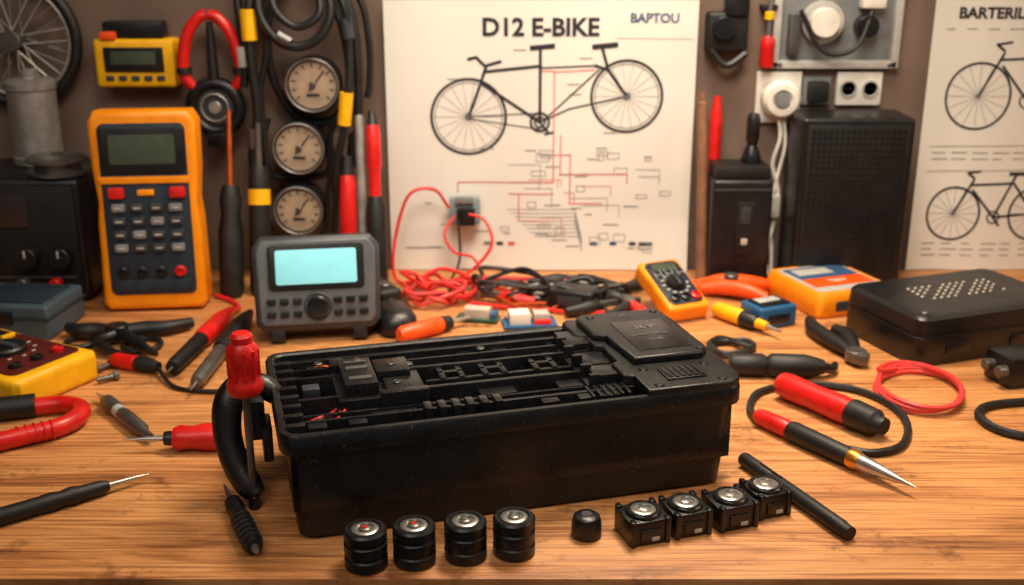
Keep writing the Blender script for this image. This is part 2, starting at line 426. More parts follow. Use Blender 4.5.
# moulded end cap
cap = [(.100, -.086), (.170, -.086), (.180, -.080), (.1845, -.070), (.1845, .070), (.180, .081), (.170, .087), (.088, .087), (.084, .083), (.084, .050), (.092, .046),
       (.092, .020), (.098, .016), (.098, -.020), (.092, -.024), (.092, -.050), (.100, -.054)]
o.prism(cap, .080, .0950, CASE, .0022, seg=3)
o.prism([(.108, -.034), (.168, -.034), (.176, -.026), (.176, .070), (.168, .080), (.100, .080), (.094, .074), (.094, .030), (.104, .024)], .094, .1015, CASE, .003, seg=3)
o.prism([(.118, -.020), (.166, -.020), (.166, .050), (.118, .050)], .101, .1022, BLK2, .0005)
for x in (.112, .166):
    for y in (-.078, -.044): o.cyl((x, y, .0940), .0042, .0022, BLK, n=16)
for x, y in ((.106, .070), (.168, .072), (.17, -.026)): o.cyl((x, y, .1010), .0036, .0016, BLK2, n=16)
Bx(.122, .156, -.072, -.048, .094, .0965, CASE)
for i in range(6): Bx(.124+i*.0055, .127+i*.0055, -.070, -.050, .096, .0975, BLK2, .0003)
MK = mat('moulded_marking', (96, 96, 96), .5)
o.text('36V', .013, MK, TR(.142, .032, .1024), .0002); o.text('Li-ion PACK', .0065, MK, TR(.141, .014, .1024), .0002)
o.text('10S4P', .006, MK, TR(.141, .001, .1024), .0002); o.text('< 60 C', .006, MK, TR(.136, .066, .1017), .0002)
# swing handle on the left end
def tl(p):
    v = Vector((p[0]-CX, p[1]-CY, p[2])); a = math.radians(-YAW)
    return (v.x*math.cos(a)-v.y*math.sin(a), v.x*math.sin(a)+v.y*math.cos(a), v.z)
o.tube([tl(p) for p in ((-.204, .822, .088), (-.215, .810, .090), (-.2245, .800, .078), (-.2255, .793, .056), (-.219, .785, .034), (-.208, .778, .018), (-.200, .773, .011))],
       [.007, .0090, .0098, .0092, .0090, .0088, .0060], BLK, n=12, flat=1.25)
o.tube([tl(p) for p in ((-.212, .812, .089), (-.200, .811, .088), (-.186, .808, .080))], [.009, .010, .008], BLK, n=12)
o.box(tl((-.203, .797, .068)), (.014, .022, .034), BLK, .004); o.box(tl((-.196, .800, .048)), (.008, .03, .03), BLK2, .002)
o.done()

o = Obj('screwdriver', (-.203, .772, 0))
o.lathe([(0, .006), (.0022, .008), (.0030, .012), (.0030, .104), (0, .104)], DSTEEL)
o.lathe([(0, .099), (.012, .099), (.0138, .102), (.0136, .108), (.0110, .112), (.0112, .118), (.0126, .126), (.0118, .136), (.0085, .140), (.0085, .145), (.0065, .1475), (0, .1475)], RED)
for i in range(10):
    a = i*math.pi/5; o.tube([(.0116*math.cos(a), .0116*math.sin(a), z) for z in (.113, .124, .135)], .0014, RED, n=6, sub=3)
o.cyl((0, 0, .0), .0045, .012, BLK); o.done()

# ------------------------------------------------------------------ cells
def cell(x, y):
    o = Obj('battery_cell', (x, y, 0)); r = .0155
    o.lathe([(0, 0), (r-.002, 0), (r, .0015), (r, .0085), (r-.0012, .0095), (r-.0012, .0115), (r, .0125), (r, .0195), (r-.0012, .0205), (r-.0012, .022), (r, .023), (r, .0285), (r-.0015, .030), (r-.004, .030), (r-.0045, .0288), (0, .0288)], BLK, n=40)
    o.lathe([(.0098, .0287), (.0098, .0297), (.0090, .0302), (.0066, .0302), (.0060, .0292), (0, .0292)], STEEL, n=32)
    o.lathe([(0, .029), (.0045, .029), (.0045, .0304), (.0036, .031), (0, .031)], DSTEEL, n=24)
    o.lathe([(.0018, .031), (.0018, .0314), (0, .0314)], RED if x < -.05 else STEEL, n=16)
    o.done()
for x, y in ((-.1045, .690), (-.0702, .695), (-.0337, .7015), (.0015, .707)): cell(x, y)
o = Obj('terminal_cap', (.056, .731, 0))
o.lathe([(0, 0), (.0105, 0), (.0115, .001), (.0112, .012), (.010, .0165), (.008, .018), (0, .018)], BLK, n=32)
o.lathe([(.004, .018), (.004, .0186), (0, .0186)], GRAF); o.done()
def block(x, y, rz, w=.033):
    o = Obj('cell_holder_block', (x, y, 0), (0, 0, rz))
    o.box((0, 0, .010), (w, .030, .020), BLK, .002)
    for sx in (-1, 1): 
        o.box((sx*w*.42, -.0135, .011), (.004, .006, .021), BLK2, .0008); o.box((sx*w*.42, .0135, .011), (.004, .006, .021), BLK2, .0008)
    o.box((0, -.0155, .009), (w*.5, .002, .009), BLK2, .0005); o.box((w*.1, -.0168, .006), (.006, .001, .003), LGREY, .0002)
    o.lathe([(.0135, .0195), (.0135, .022), (.0125, .023), (.0105, .023), (.0100, .0215), (0, .0215)], BLK2, n=32)
    o.lathe([(.0098, .0214), (.0098, .0226), (.0088, .0232), (.0062, .0232), (.0056, .0222), (0, .0222)], STEEL, n=32)
    o.lathe([(.0042, .022), (.0042, .0236), (.003, .024), (0, .024)], STEEL, n=20); o.done()
block(.098, .731, 18); block(.1315, .7425, 18, .031); block(.1675, .753, 20, .034); block(.1985, .771, 20, .029)

# ------------------------------------------------------------------ hand tools on the bench
o = Obj('marker_pen'); o.stick((.197, .846, .0065), (.252, .722, .0065), [(BLKM, [(0, .0055), (.02, .0062), (.30, .0062), (.31, .0058), (.32, .0062), (.93, .0062), (.95, .0055), (1, .0055)])]); 
o.stick((.207, .824, .0128), (.218, .799, .0128), [(BLK, [(0, .001), (1, .001)])]); o.done()
o = Obj('soldering_probe'); o.stick((-.455, .698, .007), (-.300, .817, .007), [(BLKM, [(0, .006), (.1, .007), (.55, .007), (.6, .0078), (.64, .0065), (.68, .0078), (.72, .0064), (.80, .0058), (.83, .004)]), (STEEL, [(.83, .0026), (.92, .002), (1, .0002)])]); o.done()
o = Obj('precision_screwdriver'); o.stick((-.183, .693, .0075), (-.233, .797, .0075), [(STEEL, [(0, .0005), (.04, .0025), (.10, .003)]), (BLKM, [(.08, .006), (.12, .0075), (.50, .0075), (.56, .006), (.60, .006), (.63, .0072), (.72, .0066)]), (DSTEEL, [(.72, .004), (.85, .003), (.88, .0022), (1, .0008)])])
for k in range(6):
    t = .15+.06*k; p = Vector((-.183, .693, .0075)).lerp(Vector((-.233, .797, .0075)), t); o.ring(tuple(p), .0076, .0006, GRAF, rot=(90, 0, -64+90), n=6, seg=16)
o.done()
o = Obj('scribing_awl'); o.stick((-.340, .871, .012), (-.240, .879, .012), [(STEEL, [(0, .0003), (.2, .0022), (.40, .0028)]), (BLK, [(.36, .006), (.40, .0065), (.46, .006)]), (RED, [(.44, .009), (.50, .0115), (.58, .010), (.70, .0120), (.85, .0125), (.96, .012), (1, .009)])]); o.done()
o = Obj('test_probe'); o.stick((-.405, .986, .0075), (-.320, .886, .0075), [(STEEL, [(0, .0003), (.10, .0022), (.2, .0025)]), (DSTEEL, [(.18, .005), (.22, .007), (.40, .0072), (.42, .006)]), (LGREY, [(.42, .0063), (.50, .0066)]), (DSTEEL, [(.5, .006), (.55, .0072), (.85, .0065), (.88, .004), (1, .003)])]); o.done()
o = Obj('test_lead')
o.tube([(-.52, .925, .0095), (-.48, .935, .0095), (-.449, .947, .0095), (-.424, .953, .0095), (-.404, .944, .0095), (-.399, .922, .0095), (-.408, .902, .0095), (-.432, .884, .0095), (-.460, .866, .0095), (-.50, .85, .0095)], .0085, RED, n=14)
o.tube([(-.54, .920, .0115), (-.50, .930, .0115), (-.465, .941, .0115), (-.447, .947, .0115)], .0112, BLKM, n=14)
for i in range(5): o.ring((-.436+i*.006, .887+i*.0035-.004, .0095), .0088, .0009, RED, rot=(90, 0, 35+90), n=6, seg=18)
o.done()
for x, y, rz in ((-.422, 1.062, 60), (-.408, 1.03, 40)):
    o = Obj('hex_bolt', (x, y, .005), (0, 0, rz)); o.lathe([(0, -.012), (.0026, -.012), (.0026, .006), (0, .006)], DSTEEL, R(0, 90, 0)); o.lathe([(0, .005), (.005, .005), (.005, .010), (0, .010)], DSTEEL, R(0, 90, 0), n=6); o.done()

o = Obj('multimeter_probe'); o.stick((-.348, 1.030, .011), (-.330, 1.225, .011), [(STEEL, [(0, .0006), (.10, .002)]), (BLKM, [(.06, .007), (.10, .008), (.46, .009), (.50, .0075)]), (RED, [(.48, .009), (.52, .0105), (.80, .0105), (.86, .009), (.94, .006), (1, .004)])])
o.tube([(-.330, 1.222, .010), (-.328, 1.25, .005), (-.345, 1.28, .004), (-.37, 1.30, .004)], .0025, REDW); o.done()
o = Obj('multimeter_probe'); o.stick((-.312, .985, .011), (-.306, 1.215, .011), [(STEEL, [(0, .0006), (.10, .002)]), (DSTEEL, [(.08, .006), (.12, .0075), (.45, .008), (.48, .0065)]), (BLKM, [(.46, .0095), (.50, .0108), (.80, .0108), (.88, .009), (.95, .006), (1, .004)])]); o.done()
o = Obj('multimeter_probe'); o.stick((-.420, 1.072, .0085), (-.363, 1.050, .0085), [(STEEL, [(0, .0005), (.06, .002)]), (RED, [(.05, .006), (.1, .0078), (.52, .0082), (.54, .0065)]), (BLKM, [(.54, .0065), (.57, .0080), (.86, .0070), (1, .005)])])
o.tube([(-.365, 1.051, .008), (-.335, 1.010, .003), (-.29, 1.000, .003), (-.25, 1.02, .003)], .0022, BLKM); o.done()

o = Obj('soldering_iron')
o.stick((.262, .994, .0140), (.332, .893, .0140), [(RED, [(0, .009), (.02, .0115), (.10, .013), (.35, .0120), (.60, .0130), (.70, .0125)]), (BLKM, [(.70, .0135), (.74, .0138), (.92, .0125), (.95, .009), (1, .008)])]); o.done()
o = Obj('precision_knife')
a, b = (.226, .928, .0095), (.324, .788, .0095)
o.stick(a, b, [(RED, [(0, .006), (.03, .0075), (.20, .0085), (.23, .007)]), (BLKM, [(.23, .0085), (.26, .0095), (.60, .0085), (.62, .0075)]), (BRASS, [(.62, .0085), (.65, .0088), (.68, .0075)]), (STEEL, [(.68, .0070), (.74, .0066), (.88, .0035), (1, .0003)])])
o.tube([(.226, .928, .006), (.226, .958, .004), (.243, .995, .004), (.285, 1.014, .004), (.335, 1.004, .004), (.362, .965, .004), (.362, .918, .004), (.342, .876, .004), (.315, .862, .004), (.292, .868, .004)], .0036, BLKM, n=8)
o.done()
o = Obj('silicone_wire_coil')
pts = []
for i in range(60):
    a = i*.36; rr = .044+.006*math.sin(i*.7); pts.append((.401+rr*math.cos(a), 1.000+rr*1.12*math.sin(a), .003+.0028*(i/20)+.001*math.sin(i)))
pts += [(.397, 1.052, .006), (.385, 1.060, .003)]
o.tube(pts, .0026, PINK, n=7, sub=3); o.done()
o = Obj('cable_loop')
o.tube([(.62, .99, .004), (.52, .975, .004), (.462, .965, .004), (.438, .945, .004), (.438, .915, .004), (.460, .895, .004), (.51, .890, .004), (.60, .88, .004)], .0042, BLKM, n=8)
o.done()
o = Obj('black_test_probe'); o.stick((.222, 1.048, .0125), (.318, 1.040, .0125), [(BLKM, [(0, .008), (.05, .011), (.35, .012), (.4, .009), (.45, .0125), (.8, .0122), (.9, .010), (1, .007)])])
o.tube([(.316, 1.040, .0115), (.328, 1.046, .008), (.335, 1.06, .0065)], [.006, .005, .004], BLK); o.done()
o = Obj('combination_pliers')
o.tube([(.342, 1.190, .010), (.340, 1.160, .010), (.350, 1.120, .010), (.360, 1.085, .010)], [.006, .0085, .0085, .005], BLKM, n=10)
o.tube([(.362, 1.160, .010), (.370, 1.140, .010), (.368, 1.115, .010), (.364, 1.085, .010)], [.006, .0085, .0085, .005], BLKM, n=10)
o.cyl((.362, 1.080, .004), .011, .012, DSTEEL); o.prism([(.352, 1.080), (.372, 1.080), (.374, 1.070), (.369, 1.062), (.361, 1.062), (.355, 1.068)], .005, .015, DSTEEL, .001); o.done()
o = Obj('charger_plug', (.510, 1.033, 0), (0, 0, 15)); o.box((0, 0, .016), (.045, .04, .032), BLK, .004); o.cyl((-.02, -.012, .018), .006, .012, DSTEEL, rot=(0, -90, 0)); o.cyl((-.02, .008, .018), .006, .012, DSTEEL, rot=(0, -90, 0)); o.tube([(.02, 0, .016), (.05, 0, .01), (.1, .02, .004)], .004, BLKM); o.done()

# ------------------------------------------------------------------ perforated project box
o = Obj('project_enclosure', (.494, 1.160, 0), (0, 0, 20))
o.loft([rrect(.098, .063, .012, 0), rrect(.100, .065, .013, .003), rrect(.100, .065, .013, .032), rrect(.0985, .0635, .012, .033), rrect(.0985, .0635, .012, .035), rrect(.100, .065, .013, .036), rrect(.099, .064, .013, .051), rrect(.095, .060, .011, .055), rrect(.088, .054, .009, .0555)], BLK)
for i in range(12):
    for j in range(5):
        if (i*7+j*3) % 5 != 0: o.box((-.052+i*.0095+j*.001, -.014+j*.0090, .0556), (.0056, .0026, .0012), LABEL, .0004, rot=(0, 0, 35))
for x in (-.085, .085): o.cyl((x, -.05, .0545), .004, .002, DSTEEL, n=16)
o.box((-.05, -.0655, .018), (.03, .002, .012), BLK2, .0006); o.box((.03, -.0655, .018), (.02, .002, .012), BLK2, .0006); o.done()

o = Obj('insulation_tester', (.390, 1.290, 0), (0, 0, 20))
o.loft([rrect(.052, .055, .010, 0), rrect(.055, .058, .012, .004), rrect(.055, .058, .012, .024), rrect(.052, .055, .011, .030), rrect(.048, .051, .010, .030)], ORG)
o.prism(rpoly(.046, .048, .006), .0295, .0312, LGREY, .0006); o.box((0, .020, .0318), (.080, .040, .0012), INKB, .0003); o.box((0, -.018, .0318), (.082, .030, .0012), ORR, .0003)
o.box((-.01, .022, .0324), (.05, .022, .0012), LGREY, .0003); o.text('TEST', .012, WHT, TR(0, -.018, .0326)); o.box((0, -.058, .014), (.06, .002, .012), GRAF, .0006); o.done()

# ------------------------------------------------------------------ meters
def meter(name, loc, rot, w, h, d, body, face, style):
    o = Obj(name, loc, rot); F = TR(0, 0, h/2) @ UP
    hw, hh = w/2, h/2
    out = [(-hw*.90, -hh), (hw*.90, -hh), (hw, -hh*.93), (hw*.97, -hh*.1), (hw*.93, hh*.1), (hw*.99, hh*.45), (hw, hh*.90), (hw*.88, hh), (-hw*.88, hh), (-hw, hh*.90), (-hw*.99, hh*.45), (-hw*.93, hh*.1), (-hw*.97, -hh*.1), (-hw, -hh*.93)]
    o.prism(out, -d, 0, body, min(.008, d*.25), F, seg=4)
    o.prism(rpoly(hw*.82, hh*.86, .008, cy=hh*.02), -.002, .0016, face, .001, F)
    if style == 'keypad':
        o.prism(rpoly(hw*.80, hh*.225, .005, cy=hh*.615), 0, .004, BLK, .0012, F)
        o.prism(rpoly(hw*.62, hh*.145, .003, cy=hh*.625), .003, .0046, LCD, .0004, F)
        o.prism([(-hw*.86, hh*.36), (hw*.86, hh*.36), (hw*.84, hh*.29), (-hw*.84, hh*.29)], 0, .0035, body, .001, F)
        for x in (-.55, .60): o.prism(rpoly(hw*.15, hh*.055, .003, cx=hw*x, cy=hh*.20), .001, .007, RED, .0015, F)
        o.prism(rpoly(hw*.16, hh*.03, .002, cx=0, cy=hh*.20), .001, .004, ORG, .001, F)
        for i in range(4):
            for j in range(4):
                o.prism(rpoly(hw*.125, hh*.040, .0025, cx=hw*(-.54+.36*i), cy=hh*(.05-.135*j)), .001, .006, GRAF if (i+j) % 3 else GREY, .0012, F)
                o.prism(rpoly(hw*.07, hh*.008, .0006, n=2, cx=hw*(-.54+.36*i), cy=hh*(.05-.135*j)), .006, .0063, LABEL, 0, F)
        for i in range(4): o.lathe([(0, 0), (.0065, 0), (.0065, .004), (.004, .005), (.003, .002), (0, .002)], RED if i == 3 else BLK, F @ TR(hw*(-.54+.36*i), -hh*.60, .001), 20)
        o.prism(rpoly(hw*.72, hh*.06, .003, cy=-hh*.745), .001, .003, DKB, .0006, F)
    else:
        o.prism(rpoly(hw*.70, hh*.20, .003, cy=hh*.58), 0, .0035, BLK, .001, F)
        o.prism(rpoly(hw*.58, hh*.145, .002, cy=hh*.58), .003, .004, DLCD if style == 'led' else LCD, .0004, F)
        if style == 'led': o.text('8.84', h*.11, mat('led_red', (230, 60, 30), .4, emit=.8), F @ TR(0, hh*.58, .0042))
        o.lathe([(0, 0), (hw*.42, 0), (hw*.42, .005), (hw*.38, .007), (0, .007)], BLK, F @ TR(0, -hh*.08, .001), 32)
        o.prism(rpoly(hw*.07, hw*.34, .001, n=2, cy=-hh*.08), .007, .011, GRAF, .0008, F)
        for i in range(12):
            a = math.radians(i*30); o.prism(rpoly(.0022, .0010, .0004, n=2, cx=hw*.56*math.cos(a), cy=-hh*.08+hw*.56*math.sin(a)), .0014, .0022, LABEL, 0, F)
        for x in (-.55, 0, .55): o.prism(rpoly(hw*.16, hh*.035, .002, cx=hw*x, cy=hh*.29), .001, .005, YEL if style == 'led' else GREY, .001, F)
        for i, x in enumerate((-.5, 0, .5)): o.lathe([(0, 0), (.006, 0), (.006, .004), (.004, .005), (.003, .002), (0, .002)], RED if i == 2 else BLK, F @ TR(hw*x, -hh*.64, .001), 20)
    o.done()
meter('digital_multimeter', (-.427, 1.248, .0034), (-4, 0, 6), .121, .236, .048, ORG, DKB, 'keypad')
meter('multimeter', (-.442, .995, .032), (-90, 0, 62), .100, .165, .032, YEL, BLRED, 'led')
meter('pocket_multimeter', (.208, 1.205, .0205), (-66, 0, 24), .056, .088, .022, ORG, DKB, 'dial')

o = Obj('voltage_tester', (-.472, 1.430, .248))
o.box((0, -.018, .030), (.100, .036, .060), YEL, .006, seg=3); o.box((0, -.037, .035), (.074, .004, .030), BLK, .001); o.box((0, -.0395, .037), (.056, .002, .016), LCD, .0004)
for i in range(5): o.box((-.032+i*.016, -.037, .012), (.010, .003, .006), GRAF, .0008)
o.box((.0, -.02, .070), (.075, .025, .022), BLK, .003); o.box((-.03, -.03, .064), (.02, .02, .010), ORR, .003); o.done()

# lab display unit
o = Obj('oscilloscope', (-.213, 1.142, .0140), (-14, 0, 9))
F = TR(0, 0, .055) @ UP
o.prism([(-.060, -.053), (.060, -.053), (.068, -.045), (.070, .038), (.060, .051), (-.060, .051), (-.070, .038), (-.068, -.045)], -.052, 0, GRAF, .007, F, seg=4)
o.prism([(-.058, -.047), (.058, -.047), (.063, -.041), (.065, .036), (.057, .047), (-.057, .047), (-.065, .036), (-.063, -.041)], -.001, .004, BEZ, .003, F, seg=3)
o.prism(rpoly(.052, .025, .005, cy=.017), .003, .006, BLK, .001, F); o.prism(rpoly(.044, .0190, .003, cy=.017), .005, .0066, TEAL, .0003, F)
o.lathe([(0, 0), (.012, 0), (.012, .007), (.010, .009), (.005, .0085), (0, .0085)], BLK, F @ TR(0, -.027, .003), 32); o.ring((0, -.004, .055-.027), .0145, .0014, GRAF, rot=(90, 0, 0))
for x in (-.050, -.036, -.022, .022, .036, .050):
    for y in (-.020, -.034): o.prism(rpoly(.0048, .0034, .0016, cx=x, cy=y), .003, .007, BLK, .001, F)
for x in (-.045, .045): o.box((x, .008, -.0035), (.016, .012, .014), BLKM, .002)
o.done()

# bench power supply with things on it
o = Obj('bench_power_supply', (-.612, 1.345, 0))
o.box((0, 0, .082), (.195, .135, .148), BLK, .008, seg=3); o.box((0, -.068, .082), (.182, .006, .132), BLKM, .003)
o.box((-.02, -.072, .118), (.11, .003, .040), DLCD, .001); o.box((0, -.072, .022+.014), (.17, .002, .002), DSTEEL, .0003)
for i, x in enumerate((-.07, -.02, .03, .07)):
    o.cyl((x, -.070, .062), .013, .016, BLK, rot=(90, 0, 0), n=28); o.box((x, -.0865, .068), (.002, .001, .009), LABEL, .0002)
for i, x in enumerate((-.06, -.02, .02, .06)): o.cyl((x, -.070, .030), .0065, .014, (RED, BLKM, DSTEEL, RED)[i], rot=(90, 0, 0), n=20)
for i in range(9): o.box((.0975, -.045+i*.011, .09), (.002, .004, .09), BLKM, .0005)
for x in (-.08, .08):
    for y in (-.05, .05): o.cyl((x, y, 0), .01, .01, BLKM)
o.done()
o = Obj('steel_canister', (-.598, 1.375, .156)); o.lathe([(0, 0), (.029, 0), (.031, .002), (.031, .010), (.029, .012), (.029, .092), (.031, .094), (.031, .102), (.026, .106), (.010, .108), (.010, .114), (.006, .118), (0, .118)], ALU, n=36); o.done()
o = Obj('wire_spool', (-.548, 1.308, .156)); o.lathe([(0, 0), (.034, 0), (.036, .002), (.036, .005), (.027, .006), (.027, .016), (.036, .017), (.036, .020), (.030, .023), (.008, .024), (.008, .020), (0, .020)], DSTEEL, n=36); o.done()
o = Obj('parts_case', (-.560, 1.195, 0), (0, 0, -6)); o.box((0, 0, .020), (.10, .085, .040), mat('slate_blue', (60, 78, 88), .5), .004, seg=3); o.box((0, 0, .026), (.104, .089, .003), DKB, .001); o.box((.0, -.044, .026), (.02, .004, .014), BLK, .001); o.box((0, 0, .041), (.08, .065, .003), DKB, .001); o.done()
o = Obj('spring_clamp')
o.tube([(-.500, 1.165, .010), (-.480, 1.150, .011), (-.460, 1.152, .011), (-.435, 1.145, .010)], [.006, .009, .009, .007], BLKM, n=10)
o.tube([(-.366, 1.185, .009), (-.390, 1.165, .010), (-.415, 1.160, .010), (-.445, 1.145, .010)], [.006, .008, .009, .007], BLKM, n=10)
o.cyl((-.438, 1.147, .002), .012, .018, BLK); o.tube([(-.438, 1.144, .010), (-.450, 1.120, .010), (-.435, 1.100, .009), (-.415, 1.088, .007)], [.009, .007, .006, .003], BLK, n=10)
o.tube([(-.435, 1.144, .010), (-.415, 1.125, .010), (-.395, 1.102, .009), (-.378, 1.090, .007)], [.009, .007, .006, .003], BLK, n=10)
o.ring((-.405, 1.126, .004), .020, .003, BLKM); o.ring((-.475, 1.135, .004), .016, .003, BLKM); o.done()

# ------------------------------------------------------------------ wall-hung tools, left
o = Obj('spoked_wheel', (-.625, 1.410, .305), (90, 0, 0))
o.ring((0, 0, 0), .078, .007, BLKM, n=12); o.ring((0, 0, 0), .069, .0025, ALU)
for i in range(28):
    a = i*math.pi/14; b_ = a+(.35 if i % 2 else -.35)
    o.tube([(.012*math.cos(b_), .012*math.sin(b_), .006*(1 if i % 4 < 2 else -1)), (.069*math.cos(a), .069*math.sin(a), 0)], .0012, ALU, n=5, sub=1)
o.cyl((0, 0, -.016), .013, .032, DSTEEL); o.done()

o = Obj('clamp_ammeter', (-.374, 1.392, .224))
o.ring((0, 0, 0), .030, .0085, BLK, rot=(90, 0, 0), n=12, ry=.030)
o.cyl((0, .010, 0), .023, .014, GRAF, rot=(90, 0, 0)); o.cyl((0, -.003, 0), .008, .004, ALU, rot=(90, 0, 0)); o.ring((0, -.006, 0), .017, .0015, ALU, rot=(90, 0, 0))
o.box((0, 0, -.040), (.026, .018, .018), BLK, .004)
for sx in (-1, 1):
    o.tube([(sx*.022, 0, .022), (sx*.034, -.002, .036), (sx*.035, -.004, .062), (sx*.026, -.004, .092), (sx*.012, -.004, .110), (sx*.002, -.003, .114)], [.006, .0075, .0078, .0072, .007, .007], RED, n=12)
    o.tube([(sx*.0345, -.004, .042), (sx*.035, -.004, .050)], .0092, BLKM, n=12, sub=3)
o.tube([(0, 0, .030), (0, 0, .075), (0, 0, .105)], [.008, .006, .004], BLKM)
o.done()

def gauge(x, z, r):
    o = Obj('pressure_gauge', (x, 1.430, z), (90, 0, 0))
    o.lathe([(0, 0), (r*.9, 0), (r*.9, .020), (r, .024), (r, .040), (r*.97, .044), (r*.86, .045), (r*.82, .040), (0, .040)], BLK, n=40)
    o.lathe([(r*.82, .0385), (r*.82, .0405), (0, .0405)], TAN, n=36)
    o.ring((0, 0, .0445), r*.91, r*.03, ALU)
    for i in range(11):
        a = math.radians(-40+26*i); o.box((r*.68*math.cos(a), r*.68*math.sin(a), .041), (r*.16, .0014, .0006), INK, 0, rot=(0, 0, math.degrees(a)))
    o.box((r*.15, r*.15, .0417), (r*.9, .0016, .0008), BLK, 0, rot=(0, 0, 52)); o.cyl((0, 0, .0405), r*.12, .003, DSTEEL)
    o.box((0, -r*.35, .0407), (r*.45, r*.10, .0008), INK, 0)
    o.done()
gauge(-.250, .252, .036); gauge(-.272, .172, .035); gauge(-.277, .091, .034)

# one hanging mass of cables and leads on the wall
o = Obj('hanging_cables')
def hc(r, *pts): o.tube(list(pts), r, BLKM, n=9)
hc(.0065, (-.300, 1.40, .41), (-.318, 1.380, .36), (-.322, 1.375, .30), (-.318, 1.375, .22), (-.328, 1.375, .16), (-.322, 1.378, .12), (-.324, 1.380, .06))
hc(.0045, (-.292, 1.40, .41), (-.306, 1.385, .35), (-.302, 1.380, .30), (-.314, 1.380, .24), (-.312, 1.380, .16), (-.318, 1.380, .08))
hc(.0055, (-.262, 1.40, .41), (-.226, 1.39, .37), (-.206, 1.385, .31), (-.206, 1.40, .25), (-.230, 1.415, .205), (-.275, 1.415, .208), (-.300, 1.395, .26), (-.300, 1.39, .33), (-.268, 1.40, .40))
hc(.005, (-.255, 1.40, .41), (-.208, 1.375, .36), (-.200, 1.375, .30), (-.206, 1.37, .22), (-.222, 1.37, .15), (-.226, 1.375, .10), (-.232, 1.38, .05))
hc(.005, (-.275, 1.40, .41), (-.290, 1.37, .355), (-.262, 1.365, .325), (-.232, 1.37, .345), (-.250, 1.39, .40))
hc(.006, (-.285, 1.40, .42), (-.308, 1.375, .350), (-.280, 1.368, .305), (-.240, 1.368, .308), (-.220, 1.375, .35), (-.250, 1.39, .42))
hc(.0055, (-.245, 1.405, .41), (-.202, 1.395, .35), (-.192, 1.39, .28), (-.196, 1.39, .20), (-.202, 1.39, .17))
hc(.0045, (-.240, 1.405, .41), (-.190, 1.40, .36), (-.178, 1.40, .30), (-.180, 1.40, .25), (-.184, 1.40, .235))
hc(.0055, (-.330, 1.405, .41), (-.336, 1.39, .36), (-.332, 1.385, .29), (-.335, 1.385, .25))
hc(.0045, (-.310, 1.395, .21), (-.320, 1.392, .17), (-.310, 1.40, .135), (-.275, 1.412, .131), (-.238, 1.40, .140), (-.232, 1.395, .19), (-.220, 1.385, .21))
hc(.0045, (-.316, 1.395, .13), (-.322, 1.392, .09), (-.308, 1.395, .055), (-.275, 1.40, .046), (-.245, 1.395, .062), (-.236, 1.385, .12), (-.224, 1.385, .17))
hc(.004, (-.270, 1.41, .215), (-.264, 1.414, .21), (-.258, 1.41, .205))
for p, q, r, mm_ in (((-.322, 1.376, .345), (-.321, 1.375, .308), .0095, YEL), ((-.205, 1.371, .245), (-.210, 1.371, .205), .0085, YEL), ((-.324, 1.376, .20), (-.326, 1.376, .175), .009, DSTEEL),
                     ((-.203, 1.376, .335), (-.200, 1.376, .31), .0075, GRAF), ((-.334, 1.386, .30), (-.333, 1.386, .275), .008, LGREY), ((-.199, 1.39, .19), (-.204, 1.39, .15), .009, BLK),
                     ((-.285, 1.366, .315), (-.270, 1.366, .306), .008, DSTEEL)):
    o.stick(p, q, [(mm_, [(0, r), (1, r)])])
o.box((-.28, 1.412, .412), (.12, .036, .012), DSTEEL, .002)
o.done()

def upright(name, x, y, secs, lean=(0, 0), z0=0., top=.2):
    o = Obj(name); o.stick((x, y, z0), (x+lean[0], y+lean[1], top), secs); return o.done()
upright('insulated_screwdriver', -.350, 1.305, [(BLKM, [(0, .012), (.04, .015), (.35, .0155), (.45, .012), (.52, .014), (.60, .010)]), (COPPER, [(.60, .004), (1, .003)])], (0, .055), top=.225)
upright('insulated_screwdriver', -.316, 1.315, [(BLKM, [(0, .011), (.04, .0135), (.45, .013), (.53, .0125)]), (YEL, [(.53, .0138), (.62, .0138)]), (BLKM, [(.62, .0132), (.70, .0125), (.75, .010)]), (DSTEEL, [(.75, .0045), (1, .0035)])], (.002, .04), top=.21)
upright('needle_file', -.209, 1.345, [(DSTEEL, [(0, .005), (.30, .0055)]), (RED, [(.28, .008), (.34, .0105), (.80, .0105), (.86, .008)]), (BLKM, [(.86, .009), (1, .007)])], (0, .030), top=.165)
upright('steel_rod', -.191, 1.355, [(ALU, [(0, .0060), (.98, .0060), (1, .005)])], (-.002, .03), top=.215)
upright('long_screwdriver', -.171, 1.345, [(BLKM, [(0, .010), (.03, .0125), (.45, .0125), (.52, .009)]), (RED, [(.52, .0075), (.66, .0075), (.70, .0100), (.88, .0095), (.92, .008)]), (BLK, [(.92, .008), (1, .004)])], (-.006, .045), top=.220)
upright('wooden_dowel', .2455, 1.360, [(WOODS, [(0, .0070), (.95, .0066), (.96, .004), (1, .004)])], (-.004, .040), top=.240)
upright('red_screwdriver', .258, 1.395, [(DSTEEL, [(0, .0035), (.55, .0035)]), (RED, [(.52, .006), (.56, .0085), (.90, .008), (.95, .006), (1, .005)])], (.005, .018), top=.235)

# connector in front of the poster
o = Obj('wire_connector', (-.062, 1.410, .068))
o.box((0, 0, .018), (.040, .016, .036), mat('pale_blue_plastic', (128, 142, 146), .5), .002); o.box((.002, -.012, .012), (.024, .014, .022), BLK, .002); o.box((0, -.009, .034), (.024, .01, .008), GREY, .001)
for i in range(3): o.cyl((-.010+i*.010, -.008, .030), .0028, .003, STEEL, rot=(90, 0, 0), n=12)
o.done()

